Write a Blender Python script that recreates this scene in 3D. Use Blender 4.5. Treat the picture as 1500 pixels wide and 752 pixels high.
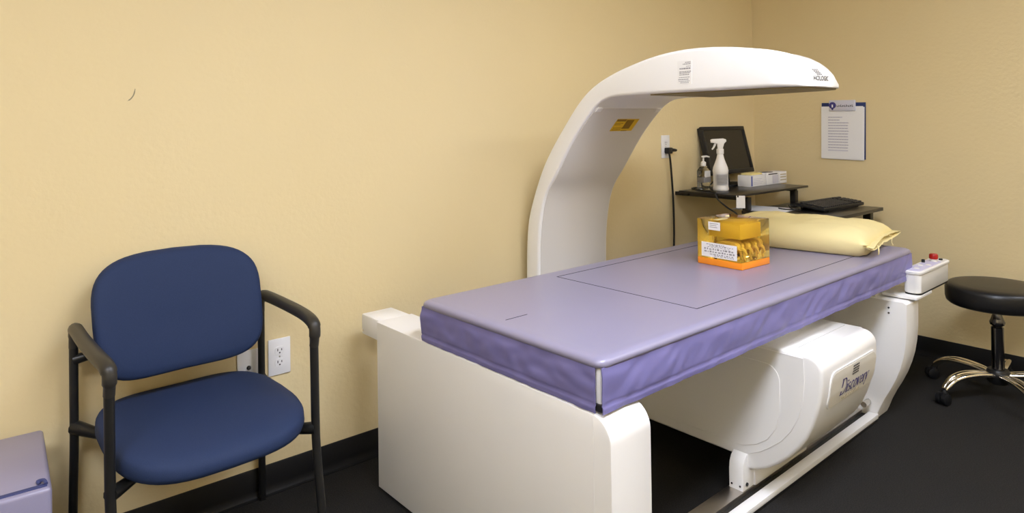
import bpy, bmesh, math, random
from mathutils import Vector, Matrix, noise
sc = bpy.context.scene
for o in list(bpy.data.objects): bpy.data.objects.remove(o, do_unlink=True)
COL = sc.collection
random.seed(4)
PI = math.pi

# ------------------------------------------------------------------ camera
cd = bpy.data.cameras.new('camera'); cam = bpy.data.objects.new('camera', cd); COL.objects.link(cam)
cd.sensor_width = 36.0; cd.sensor_fit = 'HORIZONTAL'
cd.lens = 978.15 / 1500 * 36.0
cd.shift_x = (750 - 749.36) / 1500
cd.shift_y = (174.03 - 376) / 1500
cd.clip_start = 0.02
F = Vector((-0.76987371, 0.63812254, 0.00969985)); Rv = Vector((0.63798384, 0.76992068, -0.01409887)); U = Vector((0.01646492, 0.004666, 0.99985356))
cam.matrix_world = Matrix(((Rv.x, U.x, -F.x, 2.3766), (Rv.y, U.y, -F.y, -4.0481), (Rv.z, U.z, -F.z, 1.2838), (0, 0, 0, 1)))
sc.camera = cam

# ------------------------------------------------------------------ world, exposure
w = bpy.data.worlds.new('world'); sc.world = w; w.use_nodes = True
w.node_tree.nodes['Background'].inputs[0].default_value = (0.9, 0.92, 1.0, 1)
w.node_tree.nodes['Background'].inputs[1].default_value = 0.15
sc.view_settings.view_transform = 'Standard'; sc.view_settings.look = 'None'
sc.view_settings.gamma = 1.0; sc.view_settings.use_curve_mapping = False
sc.view_settings.exposure = 0.0
LAMP = 29.5                                   # radiance of the ceiling diffusers
LAMPS = [(2.3, -4.8), (2.1, -2.75), (3.0, -0.85)]  # the last panel is an added fill light for the desk corner

# ------------------------------------------------------------------ materials
def mat(name, col, rough=0.5, metal=0.0, spec=0.5, bump=None, var=None, trans=0.0, ior=1.45, emit=None, coat=0.0, alpha=1.0, sheen=0.0):
    m = bpy.data.materials.new(name); m.use_nodes = True
    nt = m.node_tree; b = nt.nodes['Principled BSDF']
    b.inputs['Base Color'].default_value = (*col, 1)
    b.inputs['Roughness'].default_value = rough; b.inputs['Metallic'].default_value = metal
    b.inputs['Specular IOR Level'].default_value = spec
    b.inputs['Transmission Weight'].default_value = trans; b.inputs['IOR'].default_value = ior
    b.inputs['Coat Weight'].default_value = coat
    b.inputs['Sheen Weight'].default_value = sheen
    if alpha < 1: b.inputs['Alpha'].default_value = alpha
    if emit: b.inputs['Emission Color'].default_value = (*emit[0], 1); b.inputs['Emission Strength'].default_value = emit[1]
    tc = None
    if bump or var:
        tc = nt.nodes.new('ShaderNodeTexCoord')
    if bump:                                   # (scale, strength, distance, detail)
        n = nt.nodes.new('ShaderNodeTexNoise'); n.inputs['Scale'].default_value = bump[0]; n.inputs['Detail'].default_value = bump[3] if len(bump) > 3 else 3
        bp = nt.nodes.new('ShaderNodeBump'); bp.inputs['Strength'].default_value = bump[1]; bp.inputs['Distance'].default_value = bump[2]
        nt.links.new(tc.outputs['Object'], n.inputs['Vector']); nt.links.new(n.outputs['Fac'], bp.inputs['Height']); nt.links.new(bp.outputs['Normal'], b.inputs['Normal'])
    if var:                                    # (scale, second colour, contrast)
        n = nt.nodes.new('ShaderNodeTexNoise'); n.inputs['Scale'].default_value = var[0]; n.inputs['Detail'].default_value = 5
        r = nt.nodes.new('ShaderNodeValToRGB'); r.color_ramp.elements[0].position = 0.5 - var[2]; r.color_ramp.elements[1].position = 0.5 + var[2]
        r.color_ramp.elements[0].color = (*col, 1); r.color_ramp.elements[1].color = (*var[1], 1)
        nt.links.new(tc.outputs['Object'], n.inputs['Vector']); nt.links.new(n.outputs['Fac'], r.inputs['Fac']); nt.links.new(r.outputs['Color'], b.inputs['Base Color'])
    return m
M = {
 'wall': mat('wall_paint', (0.765, 0.63, 0.365), 0.55, spec=0.3, bump=(55, 0.28, 0.004, 3), var=(1.6, (0.755, 0.615, 0.35), 0.3)),
 'ceil': mat('ceiling_tile', (0.85, 0.84, 0.80), 0.9, bump=(90, 0.3, 0.004)),
 'carpet': mat('carpet', (0.017, 0.0163, 0.0155), 0.95, spec=0.15, bump=(420, 0.9, 0.006, 2), var=(260, (0.036, 0.034, 0.032), 0.2)),
 'rubber': mat('black_vinyl', (0.008, 0.008, 0.009), 0.5, spec=0.3),
 'white': mat('white_shell', (0.86, 0.84, 0.82), 0.38, spec=0.45, var=(3.0, (0.83, 0.815, 0.80), 0.25)),
 'white2': mat('white_cover', (0.88, 0.865, 0.85), 0.32, spec=0.5),
 'seam': mat('seam_grey', (0.45, 0.44, 0.43), 0.6),
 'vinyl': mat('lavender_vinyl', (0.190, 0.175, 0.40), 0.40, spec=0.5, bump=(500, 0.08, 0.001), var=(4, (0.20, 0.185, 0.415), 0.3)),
 'vinyl_sheen': mat('lavender_vinyl_sheen', (0.265, 0.248, 0.365), 0.30, spec=0.8, bump=(500, 0.05, 0.001), var=(3, (0.275, 0.258, 0.375), 0.3)),  # same vinyl made paler and greyer: sheen on the top put into the colour
 'window': mat('detector_film', (0.20, 0.155, 0.07), 0.45),
 'liner': mat('liner_shaded', (0.68, 0.645, 0.60), 0.5),  # cover tone darkened to carry the shading of the arm's inner face
 'ink': mat('dark_ink', (0.02, 0.02, 0.03), 0.7),
 'ink2': mat('grey_ink', (0.30, 0.29, 0.30), 0.7),
 'inkblue': mat('violet_ink', (0.055, 0.045, 0.22), 0.6),
 'inkpale': mat('tan_ink', (0.50, 0.42, 0.28), 0.6),
 'paper': mat('white_paper', (0.86, 0.85, 0.86), 0.7),
 'paperlav': mat('lavender_paper', (0.62, 0.61, 0.70), 0.4),
 'navy': mat('navy_fabric', (0.016, 0.029, 0.079), 0.7, spec=0.25, bump=(700, 0.35, 0.0015), var=(500, (0.022, 0.038, 0.098), 0.25)),
 'blackmetal': mat('black_metal', (0.010, 0.010, 0.010), 0.38, spec=0.5),
 'armpad': mat('black_arm_plastic', (0.028, 0.025, 0.021), 0.42, spec=0.5),
 'leather': mat('black_leatherette', (0.009, 0.009, 0.010), 0.36, spec=0.5, bump=(260, 0.12, 0.001)),
 'chrome': mat('chrome', (0.85, 0.82, 0.76), 0.14, metal=1.0),
 'darkchrome': mat('dark_chrome', (0.16, 0.16, 0.18), 0.16, metal=1.0),
 'steel': mat('rail_steel', (0.62, 0.58, 0.54), 0.28, metal=1.0, bump=(60, 0.05, 0.001)),
 'blackplastic': mat('black_plastic', (0.012, 0.012, 0.013), 0.45),
 'key': mat('key_plastic', (0.022, 0.021, 0.022), 0.5),
 'screen': mat('dark_screen', (0.020, 0.018, 0.015), 0.25, spec=0.5),
 'deskblack': mat('black_laminate', (0.016, 0.014, 0.013), 0.28, spec=0.5, bump=(90, 0.04, 0.001)),
 'yellowcloth': mat('pale_yellow_cotton', (0.82, 0.69, 0.33), 0.85, bump=(300, 0.2, 0.001), var=(5, (0.83, 0.715, 0.38), 0.3)),
 'resin': mat('amber_resin', (1.0, 0.74, 0.16), 0.04, trans=1.0, ior=1.30),
 'resinbase': mat('orange_resin', (0.95, 0.30, 0.02), 0.2, spec=0.5),
 'resinpale': mat('pale_resin', (0.92, 0.70, 0.20), 0.5),
 'bone': mat('cream_bone', (0.93, 0.76, 0.36), 0.6),
 'warn': mat('warning_yellow', (0.72, 0.46, 0.02), 0.5),
 'warnbrown': mat('warning_brown', (0.25, 0.14, 0.01), 0.5),
 'plate': mat('nameplate', (0.74, 0.70, 0.62), 0.4),
 'red': mat('red_button', (0.38, 0.010, 0.007), 0.35),
 'lavpanel': mat('lavender_panel', (0.60, 0.58, 0.78), 0.4),
 'outlet': mat('outlet_white', (0.82, 0.81, 0.82), 0.35),
 'slot': mat('slot_dark', (0.05, 0.045, 0.05), 0.6),
 'clear': mat('clear_plastic', (0.93, 0.93, 0.90), 0.06, trans=1.0, ior=1.25),
 'bottle': mat('milky_plastic', (0.88, 0.86, 0.84), 0.4),
 'blue': mat('blue_print', (0.12, 0.14, 0.42), 0.5),
 'navyboard': mat('blue_board', (0.012, 0.028, 0.13), 0.4),
 'lampfill': mat('lamp_diffuser_fill', (0.9, 0.9, 0.9), 0.6, emit=((0.87, 0.92, 1.06), LAMP*0.5)),  # weaker glow of the panel added to brighten the corner
 'lampglow': mat('lamp_diffuser', (0.9, 0.9, 0.9), 0.6, emit=((0.87, 0.92, 1.06), LAMP)),
 'note': mat('yellow_note', (0.85, 0.72, 0.30), 0.7),
 'scuff': mat('scuff_grey', (0.28, 0.24, 0.15), 0.8),
 'cable': mat('black_cable', (0.012, 0.012, 0.012), 0.45),
 'strap': mat('navy_strap', (0.045, 0.055, 0.16), 0.6),
}

# ------------------------------------------------------------------ mesh helpers
class G:
    def __init__(s): s.bm = bmesh.new()
    def merge(s, b, mtx=None):
        if mtx: bmesh.ops.transform(b, matrix=mtx, verts=b.verts)
        bmesh.ops.recalc_face_normals(b, faces=b.faces)
        me = bpy.data.meshes.new('tmp'); b.to_mesh(me); b.free(); s.bm.from_mesh(me); bpy.data.meshes.remove(me); return s
    def box(s, x0, x1, y0, y1, z0, z1, bev=0.0, seg=2, mtx=None):
        b = bmesh.new(); bmesh.ops.create_cube(b, size=1)
        for v in b.verts: v.co = Vector(((x0+x1)/2 + v.co.x*(x1-x0), (y0+y1)/2 + v.co.y*(y1-y0), (z0+z1)/2 + v.co.z*(z1-z0)))
        if bev: bmesh.ops.bevel(b, geom=list(b.edges), offset=bev, segments=seg, affect='EDGES', profile=0.5)
        return s.merge(b, mtx)
    def ext(s, prof, y0, y1, bev=0.0, seg=2, mtx=None):          # closed x-z profile swept along y
        b = bmesh.new(); vs = [b.verts.new((x, y0, z)) for x, z in prof]; f = b.faces.new(vs)
        r = bmesh.ops.extrude_face_region(b, geom=[f]); nv = [g for g in r['geom'] if isinstance(g, bmesh.types.BMVert)]
        for v in nv: v.co.y = y1
        if bev:
            es = [e for e in b.edges if abs(e.verts[0].co.y - e.verts[1].co.y) < 1e-6]
            bmesh.ops.bevel(b, geom=es, offset=bev, segments=seg, affect='EDGES', profile=0.5, clamp_overlap=True)
        return s.merge(b, mtx)
    def loft(s, rings, closed=False, caps=True, mtx=None):
        b = bmesh.new(); R_ = [[b.verts.new(p) for p in r] for r in rings]; n = len(rings[0])
        for i in range(len(R_) - (0 if closed else 1)):
            A, B = R_[i], R_[(i+1) % len(R_)]
            for j in range(n):
                k = (j+1) % n
                b.faces.new((A[j], A[k], B[k], B[j]))
        if caps and not closed: b.faces.new(R_[0][::-1]); b.faces.new(R_[-1])
        return s.merge(b, mtx)
    def tube(s, pts, r, n=10, up=None, flat=1.0, mtx=None):       # r: number or list; flat squashes the section
        pts = [Vector(p) for p in pts]; rings = []
        prev = None
        for i, p in enumerate(pts):
            t = (pts[min(i+1, len(pts)-1)] - pts[max(i-1, 0)]).normalized()
            if prev is None:
                a = Vector(up) if up else (Vector((0, 0, 1)) if abs(t.z) < 0.9 else Vector((1, 0, 0)))
                u = (a - t*a.dot(t)).normalized()
            else: u = (prev - t*prev.dot(t)).normalized()
            prev = u; v = t.cross(u); rr = r[i] if isinstance(r, (list, tuple)) else r
            rings.append([p + u*math.cos(k/n*2*PI)*rr*flat + v*math.sin(k/n*2*PI)*rr for k in range(n)])
        return s.loft(rings, mtx=mtx)
    def lathe(s, prof, c=(0, 0, 0), n=24, mtx=None):
        rings = [[Vector((c[0]+max(r, 1e-4)*math.cos(k/n*2*PI), c[1]+max(r, 1e-4)*math.sin(k/n*2*PI), c[2]+z)) for k in range(n)] for r, z in prof]
        return s.loft(rings, mtx=mtx)
    def sheet(s, fn, nu, nv, th, nrm, mtx=None):                  # thin solid sheet: fn(u,v)->point
        b = bmesh.new(); nrm = Vector(nrm)
        A = [[b.verts.new(fn(i/nu, j/nv)) for j in range(nv+1)] for i in range(nu+1)]
        B = [[b.verts.new(Vector(fn(i/nu, j/nv)) - nrm*th) for j in range(nv+1)] for i in range(nu+1)]
        for i in range(nu):
            for j in range(nv):
                b.faces.new((A[i][j], A[i+1][j], A[i+1][j+1], A[i][j+1])); b.faces.new((B[i][j], B[i][j+1], B[i+1][j+1], B[i+1][j]))
        for i in range(nu):
            for j in (0, nv): b.faces.new((A[i][j], A[i+1][j], B[i+1][j], B[i][j]))
        for j in range(nv):
            for i in (0, nu): b.faces.new((A[i][j], A[i][j+1], B[i][j+1], B[i][j]))
        return s.merge(b, mtx)
    def build(s, name, m, parent=None, angle=38, mtx=None, label=None):
        if mtx: bmesh.ops.transform(s.bm, matrix=mtx, verts=s.bm.verts)
        me = bpy.data.meshes.new(name); s.bm.to_mesh(me); s.bm.free()
        me.polygons.foreach_set('use_smooth', [True]*len(me.polygons)); me.set_sharp_from_angle(angle=math.radians(angle))
        me.materials.append(M[m]); o = bpy.data.objects.new(name, me); COL.objects.link(o)
        if parent: o.parent = parent
        if label: o['label'] = label
        return o
def tag(o, label, cat, group=None):
    o['label'] = label; o['category'] = cat
    if group: o['group'] = group
    return o
def thing(name, label, cat, loc=(0, 0, 0), rz=0.0, group=None):
    o = bpy.data.objects.new(name, None); COL.objects.link(o); o.location = loc; o.rotation_euler = (0, 0, rz); o.empty_display_size = 0.1
    return tag(o, label, cat, group)
def struct(o): o['kind'] = 'structure'; return o
def catmull(P, k=6):
    P = [Vector(p) for p in P]; out = []
    for i in range(len(P)-1):
        p0, p1, p2, p3 = P[max(i-1, 0)], P[i], P[i+1], P[min(i+2, len(P)-1)]
        for j in range(k):
            t = j/k; out.append(0.5*((2*p1)+(p2-p0)*t+(2*p0-5*p1+4*p2-p3)*t*t+(3*p1-p0-3*p2+p3)*t**3))
    return out + [P[-1]]
def interp(xs, ys, x):
    if x <= xs[0]: return ys[0]
    for i in range(len(xs)-1):
        if x <= xs[i+1]: return ys[i] + (ys[i+1]-ys[i])*(x-xs[i])/(xs[i+1]-xs[i])
    return ys[-1]
def rrect(x0, x1, y0, y1, r, n=5):                                # rounded rectangle outline
    out = []
    for cx, cy, a in ((x1-r, y1-r, 0), (x0+r, y1-r, 90), (x0+r, y0+r, 180), (x1-r, y0+r, 270)):
        for k in range(n+1): t = math.radians(a+90*k/n); out.append((cx+r*math.cos(t), cy+r*math.sin(t)))
    return out
def frame(o, x, y):                                               # matrix from origin and two axes
    x = Vector(x).normalized(); y = Vector(y).normalized(); z = x.cross(y)
    return Matrix(((x.x, y.x, z.x, o[0]), (x.y, y.y, z.y, o[1]), (x.z, y.z, z.z, o[2]), (0, 0, 0, 1)))
def text_mesh(body, size, shear=0.0):                             # 2D lettering as (verts, faces)
    c = bpy.data.curves.new('t', 'FONT'); c.body = body; c.size = size; c.shear = shear; c.offset = size*0.012; c.resolution_u = 3
    o = bpy.data.objects.new('t', c); COL.objects.link(o); bpy.context.view_layer.update()
    me = bpy.data.meshes.new_from_object(o.evaluated_get(bpy.context.evaluated_depsgraph_get()))
    vs = [v.co.copy() for v in me.vertices]; fs = [tuple(p.vertices) for p in me.polygons]
    bpy.data.objects.remove(o); bpy.data.curves.remove(c); bpy.data.meshes.remove(me)
    return vs, fs
def flat(g, vs, fs, fn):                                          # put 2D lettering on a surface: fn(x,y)->point
    b = bmesh.new(); V_ = [b.verts.new(fn(v.x, v.y)) for v in vs]
    for f in fs:
        try: b.faces.new([V_[i] for i in f])
        except ValueError: pass
    me = bpy.data.meshes.new('tmp'); b.to_mesh(me); b.free(); g.bm.from_mesh(me); bpy.data.meshes.remove(me)

# ------------------------------------------------------------------ the room
RX, RY, RZ = 3.7, -5.6, 2.6
struct(G().box(-0.1, RX+0.1, RY-0.1, 0.1, -0.1, 0).build('floor', 'carpet'))
struct(G().box(-0.1, RX+0.1, RY-0.1, 0.1, RZ, RZ+0.1).build('ceiling', 'ceil'))
wl = struct(G().box(-0.1, 0, RY-0.1, 0.1, 0, RZ).build('wall_left', 'wall'))
struct(G().box(0, RX, 0, 0.1, 0, RZ).build('wall_back', 'wall'))
struct(G().box(RX, RX+0.1, RY-0.1, 0.1, 0, RZ).build('wall_right', 'wall'))
struct(G().box(0, RX, RY-0.1, RY, 0, RZ).build('wall_front', 'wall'))
cove = [(0, 0.1016), (0.004, 0.1016), (0.006, 0.098), (0.006, 0.03), (0.008, 0.015), (0.014, 0.005), (0.022, 0.002), (0.022, 0), (0, 0)]
struct(G().ext(cove, RY, 0).build('baseboard_left', 'rubber'))
rot = lambda a, x, y: Matrix.Translation((x, y, 0)) @ Matrix.Rotation(math.radians(a), 4, 'Z')
struct(G().ext(cove, 0.022, RX-0.022).build('baseboard_back', 'rubber', mtx=rot(-90, 0, 0)))
struct(G().ext(cove, 0, -RY).build('baseboard_right', 'rubber', mtx=rot(180, RX, 0)))
struct(G().ext(cove, -RX+0.022, -0.022).build('baseboard_front', 'rubber', mtx=rot(90, 0, RY)))
g = G(); g.tube(catmull([(0.0004, -3.640, 1.376), (0.0004, -3.630, 1.384), (0.0004, -3.622, 1.397), (0.0004, -3.618, 1.415)]), [0.0004]*3+[0.002]*13+[0.0012]*3, 6, up=(1, 0, 0), flat=0.3)
g.build('scuff_mark', 'scuff', wl, label='small dark curved scuff on the painted wall')
for i, (x, y) in enumerate(LAMPS):
    t = thing('ceiling_light', ('recessed ceiling light panel farthest from the back wall', 'middle one of the three recessed ceiling light panels', 'dim ceiling panel added near the back wall to brighten the corner')[i], 'ceiling light', (x, y, RZ), 0, 'recessed ceiling light panels')
    fr = G()
    for a in ((-0.32, 0.32, -0.62, -0.59), (-0.32, 0.32, 0.59, 0.62), (-0.32, -0.29, -0.59, 0.59), (0.29, 0.32, -0.59, 0.59)): fr.box(*a, -0.02, 0, 0.003)
    fr.build('frame', 'white', t); G().box(-0.29, 0.29, -0.59, 0.59, -0.012, -0.002).build('diffuser', 'lampfill' if i == 2 else 'lampglow', t)

# ------------------------------------------------------------------ bone density scanner (local axes: x from the wall, y along the bed)
TO, TA = Vector((0.8, -1.9, 0)), 0.0226
TM = Matrix.Translation(TO) @ Matrix.Rotation(TA, 4, 'Z')
def T(x, y, z=0): return TM @ Vector((x, y, z))
S = thing('bone_density_scanner', 'white bone density scanner with a curved overhead arm and lavender padded bed', 'scanner', TO, TA)

# near end panel with rounded shoulder
def arc(cx, cz, r, a0, a1, n=8): return [(cx+r*math.cos(math.radians(a0+(a1-a0)*k/n)), cz+r*math.sin(math.radians(a0+(a1-a0)*k/n))) for k in range(n+1)]
prof = [(-0.585, 0.012), (-0.585, 0.594)] + arc(0.437, 0.532, 0.06, 90, 0) + [(0.497, 0.012)]
ep = G().ext(prof, -0.998, -0.846, 0.006, 2).build('end_panel', 'white', S)
G().box(0.4405, 0.4425, -0.9988, -0.996, 0.02, 0.585).build('panel_seam', 'white2', ep)
G().box(-0.57, 0.48, -0.98, -0.86, 0.0, 0.014).build('panel_foot', 'blackplastic', ep)
br = G().box(-0.72, -0.58, -0.985, -0.855, 0.518, 0.594, 0.008).build('side_bracket', 'white', S)
for z in (0.535,): G().lathe([(0.004, -0.001), (0.004, 0.001)], n=12, mtx=Matrix.Translation((-0.705, -0.986, z)) @ Matrix.Rotation(PI/2, 4, 'X')).build('screw', 'chrome', br)
# white bed top under the pad
bt = G().box(-0.290, 0.455, -0.984, 1.022, 0.60, 0.704, 0.006).build('bed_top', 'white2', S)
G().box(0.440, 0.4612, -0.9895, -0.975, 0.598, 0.615, 0.001).build('corner_clip', 'blackplastic', bt)
G().box(0.28, 0.33, -0.84, 0.88, 0.565, 0.60).build('bed_rail', 'white', S); G().box(-0.20, -0.15, -0.84, 0.88, 0.565, 0.60).build('bed_rail', 'white', S)

# C arm: outer and inner outlines (x, z) from base to tip; front face y=-0.13, rear y=0.335
YF, YB, ZU = -0.13, 0.335, 1.393
po = catmull([(p[0], 0, p[1]) for p in [(-0.755, 0.06), (-0.755, 0.35), (-0.754, 0.597), (-0.745, 0.784), (-0.719, 0.897), (-0.652, 1.057), (-0.583, 1.166), (-0.475, 1.301), (-0.403, 1.38), (-0.334, 1.434), (-0.24, 1.478), (-0.134, 1.511), (-0.018, 1.537), (0.09, 1.549), (0.205, 1.549), (0.30, 1.541)]], 4)
pi_ = catmull([(p[0], 0, p[1]) for p in [(-0.668, 0.06), (-0.668, 0.35), (-0.668, 0.629), (-0.657, 0.809), (-0.62, 0.966), (-0.542, 1.077), (-0.436, 1.228), (-0.336, 1.335), (-0.288, 1.371), (-0.242, 1.388), (-0.188, 1.393), (-0.10, 1.394), (-0.02, 1.395), (0.09, 1.395), (0.20, 1.395), (0.30, 1.395)]], 4)
TX = 0.553
def plan(x):                                                      # front and rear y of the head at x
    yb = interp([0, 0.30, 0.44], [YB, 0.29, 0.245], x); a = 0.44
    if x <= a: return YF, yb
    q = min(1, (x-a)/(TX-a)); d = 0.172*(1-math.sqrt(1-q*q)); return YF + d, yb - d
TXS = [0.30, 0.35, 0.40, 0.44, 0.47, 0.49, 0.51, 0.525, 0.535, 0.545, 0.55, TX]
ztf = lambda x: interp(TXS, [1.541, 1.534, 1.526, 1.519, 1.511, 1.505, 1.496, 1.488, 1.481, 1.471, 1.462, 1.446], x)
ztb = lambda x: interp(TXS, [1.541, 1.531, 1.513, 1.492, 1.469, 1.450, 1.424, 1.408, 1.406, 1.410, 1.420, 1.440], x)
def ring(o, i, yf, yb, r, ob=None):                               # ob: lower outer edge at the rear
    o = Vector((o[0], 0, o[1])); i = Vector((i[0], 0, i[1])); d = o - i; L = d.length; d = d/L; Lb = L if ob is None else ob - i.z
    r = min(r, min(L, Lb)*0.45, (yb-yf)*0.45); out = []
    for a, b in rrect(0, yb-yf, 0, L, r, 4):
        t = a/(yb-yf); Lt = L + (Lb-L)*t + (L-Lb)*0.55*t*(1-t)
        out.append(i + d*(b*Lt/L) + Vector((0, yf+a, 0)))
    return out
rings = [ring((a.x, a.z), (b.x, b.z), YF, plan(max(a.x, b.x))[1], 0.014) for a, b in zip(po, pi_)]
for k in range(1, 41):
    x = 0.30 + (TX-0.30)*(1-(1-k/40)**1.9)
    yf, yb = plan(x); rings.append(ring((x, ztf(x)), (x, ZU+0.002), yf, yb, 0.014, ztb(x)))
ca = G().loft(rings).build('c_arm', 'white2', S, angle=50)
dw = [(-0.05, YF+0.02), (0.44, YF+0.02)] + [(x, plan(x)[0]+0.02) for x in (0.48, 0.51, 0.53)] + [(x, plan(x)[1]-0.02) for x in (0.53, 0.51, 0.48, 0.44, 0.30, 0.0)] + [(-0.05, YB-0.02)]
G().loft([[Vector((x, y, z)) for x, y in dw] for z in (ZU-0.003, ZU+0.003)]).build('detector_window', 'window', ca, label='dull olive detector window under the arm head')
# sticker, warning label and maker's mark on the arm
def onfront(x0, z0): return frame((x0, YF-0.0012, z0), (1, 0, 0), (0, 0, 1))
G().box(0.089, 0.149, -0.131, -0.1296, 1.424, 1.508).build('sticker', 'white', ca)
g = G()
for z, a, b, h in ((1.500, .122, .146, .003), (1.494, .112, .146, .003), (1.486, .126, .146, .002), (1.477, .098, .144, .005), (1.467, .097, .146, .003), (1.462, .097, .142, .003), (1.456, .097, .138, .003), (1.447, .095, .142, .002), (1.439, .092, .136, .003), (1.433, .094, .140, .002), (1.428, .100, .136, .002)):
    x = a
    while x < b:
        L = random.uniform(0.003, 0.010); g.box(x, min(b, x+L), -0.1315, -0.1308, z, z+h); x += L + 0.0015
g.build('sticker_print', 'ink2', ca)
def inner_at(z):                                                  # point and tangent on the inner face at height z
    for a, b in zip(pi_, pi_[1:]):
        if a.z <= z <= b.z: return a.lerp(b, (z-a.z)/(b.z-a.z)), (b-a).normalized()
lr = []
for p, q in zip(pi_, pi_[1:]):
    if 0.3 < p.z < 1.352:
        t = (q-p).normalized(); n_ = Vector((t.z, 0, -t.x)); a = [(YF+0.012, -0.004), (YF+0.012, 0.0015), (YF+0.0135, 0.0025), (YB-0.0135, 0.0025), (YB-0.012, 0.0015), (YB-0.012, -0.004)]
        lr.append([p + n_*h + Vector((0, y, 0)) for y, h in a])
G().loft(lr).build('inner_cover', 'liner', ca, label='inner cover of the arm with its shading put into the grey beige colour')
pw, tw = inner_at(1.28); nw = Vector((tw.z, 0, -tw.x))
mw = frame(pw + Vector((0, 0.145, 0)) + nw*0.0034, (0, 1, 0), tw)
G().box(-0.075, 0.075, -0.036, 0.036, -0.0004, 0.0004, mtx=mw).build('warning_label', 'warn', ca, label='yellow warning label')
g = G()
g.box(-0.072, -0.01, 0.022, 0.034, 0.0004, 0.0009, mtx=mw)
for z, a, b in ((.012, -.07, -.02), (.004, -.07, -.03), (-.016, -.066, .01), (-.026, -.066, -.01), (-.033, .0, .04)):
    x = a
    while x < b: L = random.uniform(.004, .012); g.box(x, min(b, x+L), z-.0035, z, .0004, .0009, mtx=mw); x += L+.003
g.ext([(-0.005, 0.0), (0.045, 0.0), (0.045, 0.001), (-0.005, 0.001)], -0.022, 0.03, mtx=mw @ Matrix.Rotation(PI, 4, 'Y') @ Matrix.Translation((-0.04, 0, -0.0009)))
g.build('warning_print', 'warnbrown', ca)
for y in (YF+0.018, YB-0.05):
    p, t = inner_at(1.345); G().box(0, 0.032, -0.012, 0.012, 0.0, 0.006, 0.002, mtx=frame(p+Vector((0, y, 0)), (0, 1, 0), t)).build('arm_clip', 'white', ca)
# plan curve of the tip as an arc-length path for the lettering
pc = [Vector((0.30, YF, 0))]
for k in range(1, 200):
    x = 0.30 + (TX-0.30)*(1-(1-k/199)**2); pc.append(Vector((x, plan(x)[0], 0)))
cum = [0.0]
for a, b in zip(pc, pc[1:]): cum.append(cum[-1]+(b-a).length)
def tip(s, z, off=0.0012):
    s = max(0, min(cum[-1]-1e-4, s)); i = max(k for k in range(len(cum)-1) if cum[k] <= s)
    a, b = pc[i], pc[i+1]; t = (b-a).normalized(); p = a + t*(s-cum[i]); return Vector((p.x+t.y*off, p.y-t.x*off, z))
s0 = min(cum, key=lambda c: abs(tip(c, 0).x-0.5415))               # where the word begins
vs, fs = text_mesh('HOLOGIC', 0.021); wd = max(v.x for v in vs)
g = G(); flat(g, vs, fs, lambda x, y: tip(s0 + x/wd*0.080, 1.4155 + y)); g.build('maker_lettering', 'ink', ca)
g = G()
for r in range(4):
    for k in range(3):
        a = s0 - 0.006 + r*0.007 + k*0.009; z = 1.449 - r*0.005
        vs = [Vector((0, 0, 0)), Vector((0.007, -0.0015, 0)), Vector((0.008, 0.002, 0)), Vector((0.001, 0.0035, 0))]
        flat(g, vs, [(0, 1, 2, 3)], lambda x, y, a=a, z=z: tip(a+x, z+y))
g.build('maker_emblem', 'ink2', ca)

# x-ray tank housing below the bed
tp = [(-0.30, 0.53), (0.52, 0.536)] + arc(0.530, 0.492, 0.044, 88, 0, 6) + [(0.573, 0.45), (0.566, 0.40), (0.556, 0.36), (0.540, 0.31), (0.522, 0.268), (0.496, 0.228), (0.462, 0.188), (0.425, 0.153), (0.385, 0.124), (0.350, 0.106), (0.318, 0.096), (0.30, 0.105), (0.27, 0.13), (-0.30, 0.13)]
tk = G().ext(tp[::-1], -0.084, 0.35, 0.012, 3).build('tank_housing', 'white2', S, angle=45)
ip = [(-0.28, 0.525), (0.515, 0.525), (0.517, 0.45), (0.512, 0.39), (0.497, 0.33), (0.470, 0.277), (0.435, 0.232), (0.397, 0.200), (0.36, 0.172), (0.321, 0.152), (0.27, 0.138), (-0.28, 0.138)]
G().ext(ip[::-1], -0.0860, -0.08, 0.0010, 1).build('front_cover', 'white2', tk)
ip2 = [(-0.27, 0.478), (0.385, 0.479)] + arc(0.385, 0.429, 0.05, 80, 0, 6) + [(0.435, 0.33), (0.42, 0.27), (0.39, 0.225), (0.35, 0.195), (0.30, 0.175), (-0.27, 0.165)]
G().ext(ip2[::-1], -0.0880, -0.084, 0.0010, 1).build('front_cover', 'white2', tk)
G().box(0.47, 0.4715, -0.05, 0.33, 0.5352, 0.5368).build('housing_seam', 'seam', tk)
G().box(-0.70, -0.30, -0.06, 0.33, 0.13, 0.44, 0.01).build('carriage_beam', 'white', S)
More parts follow.
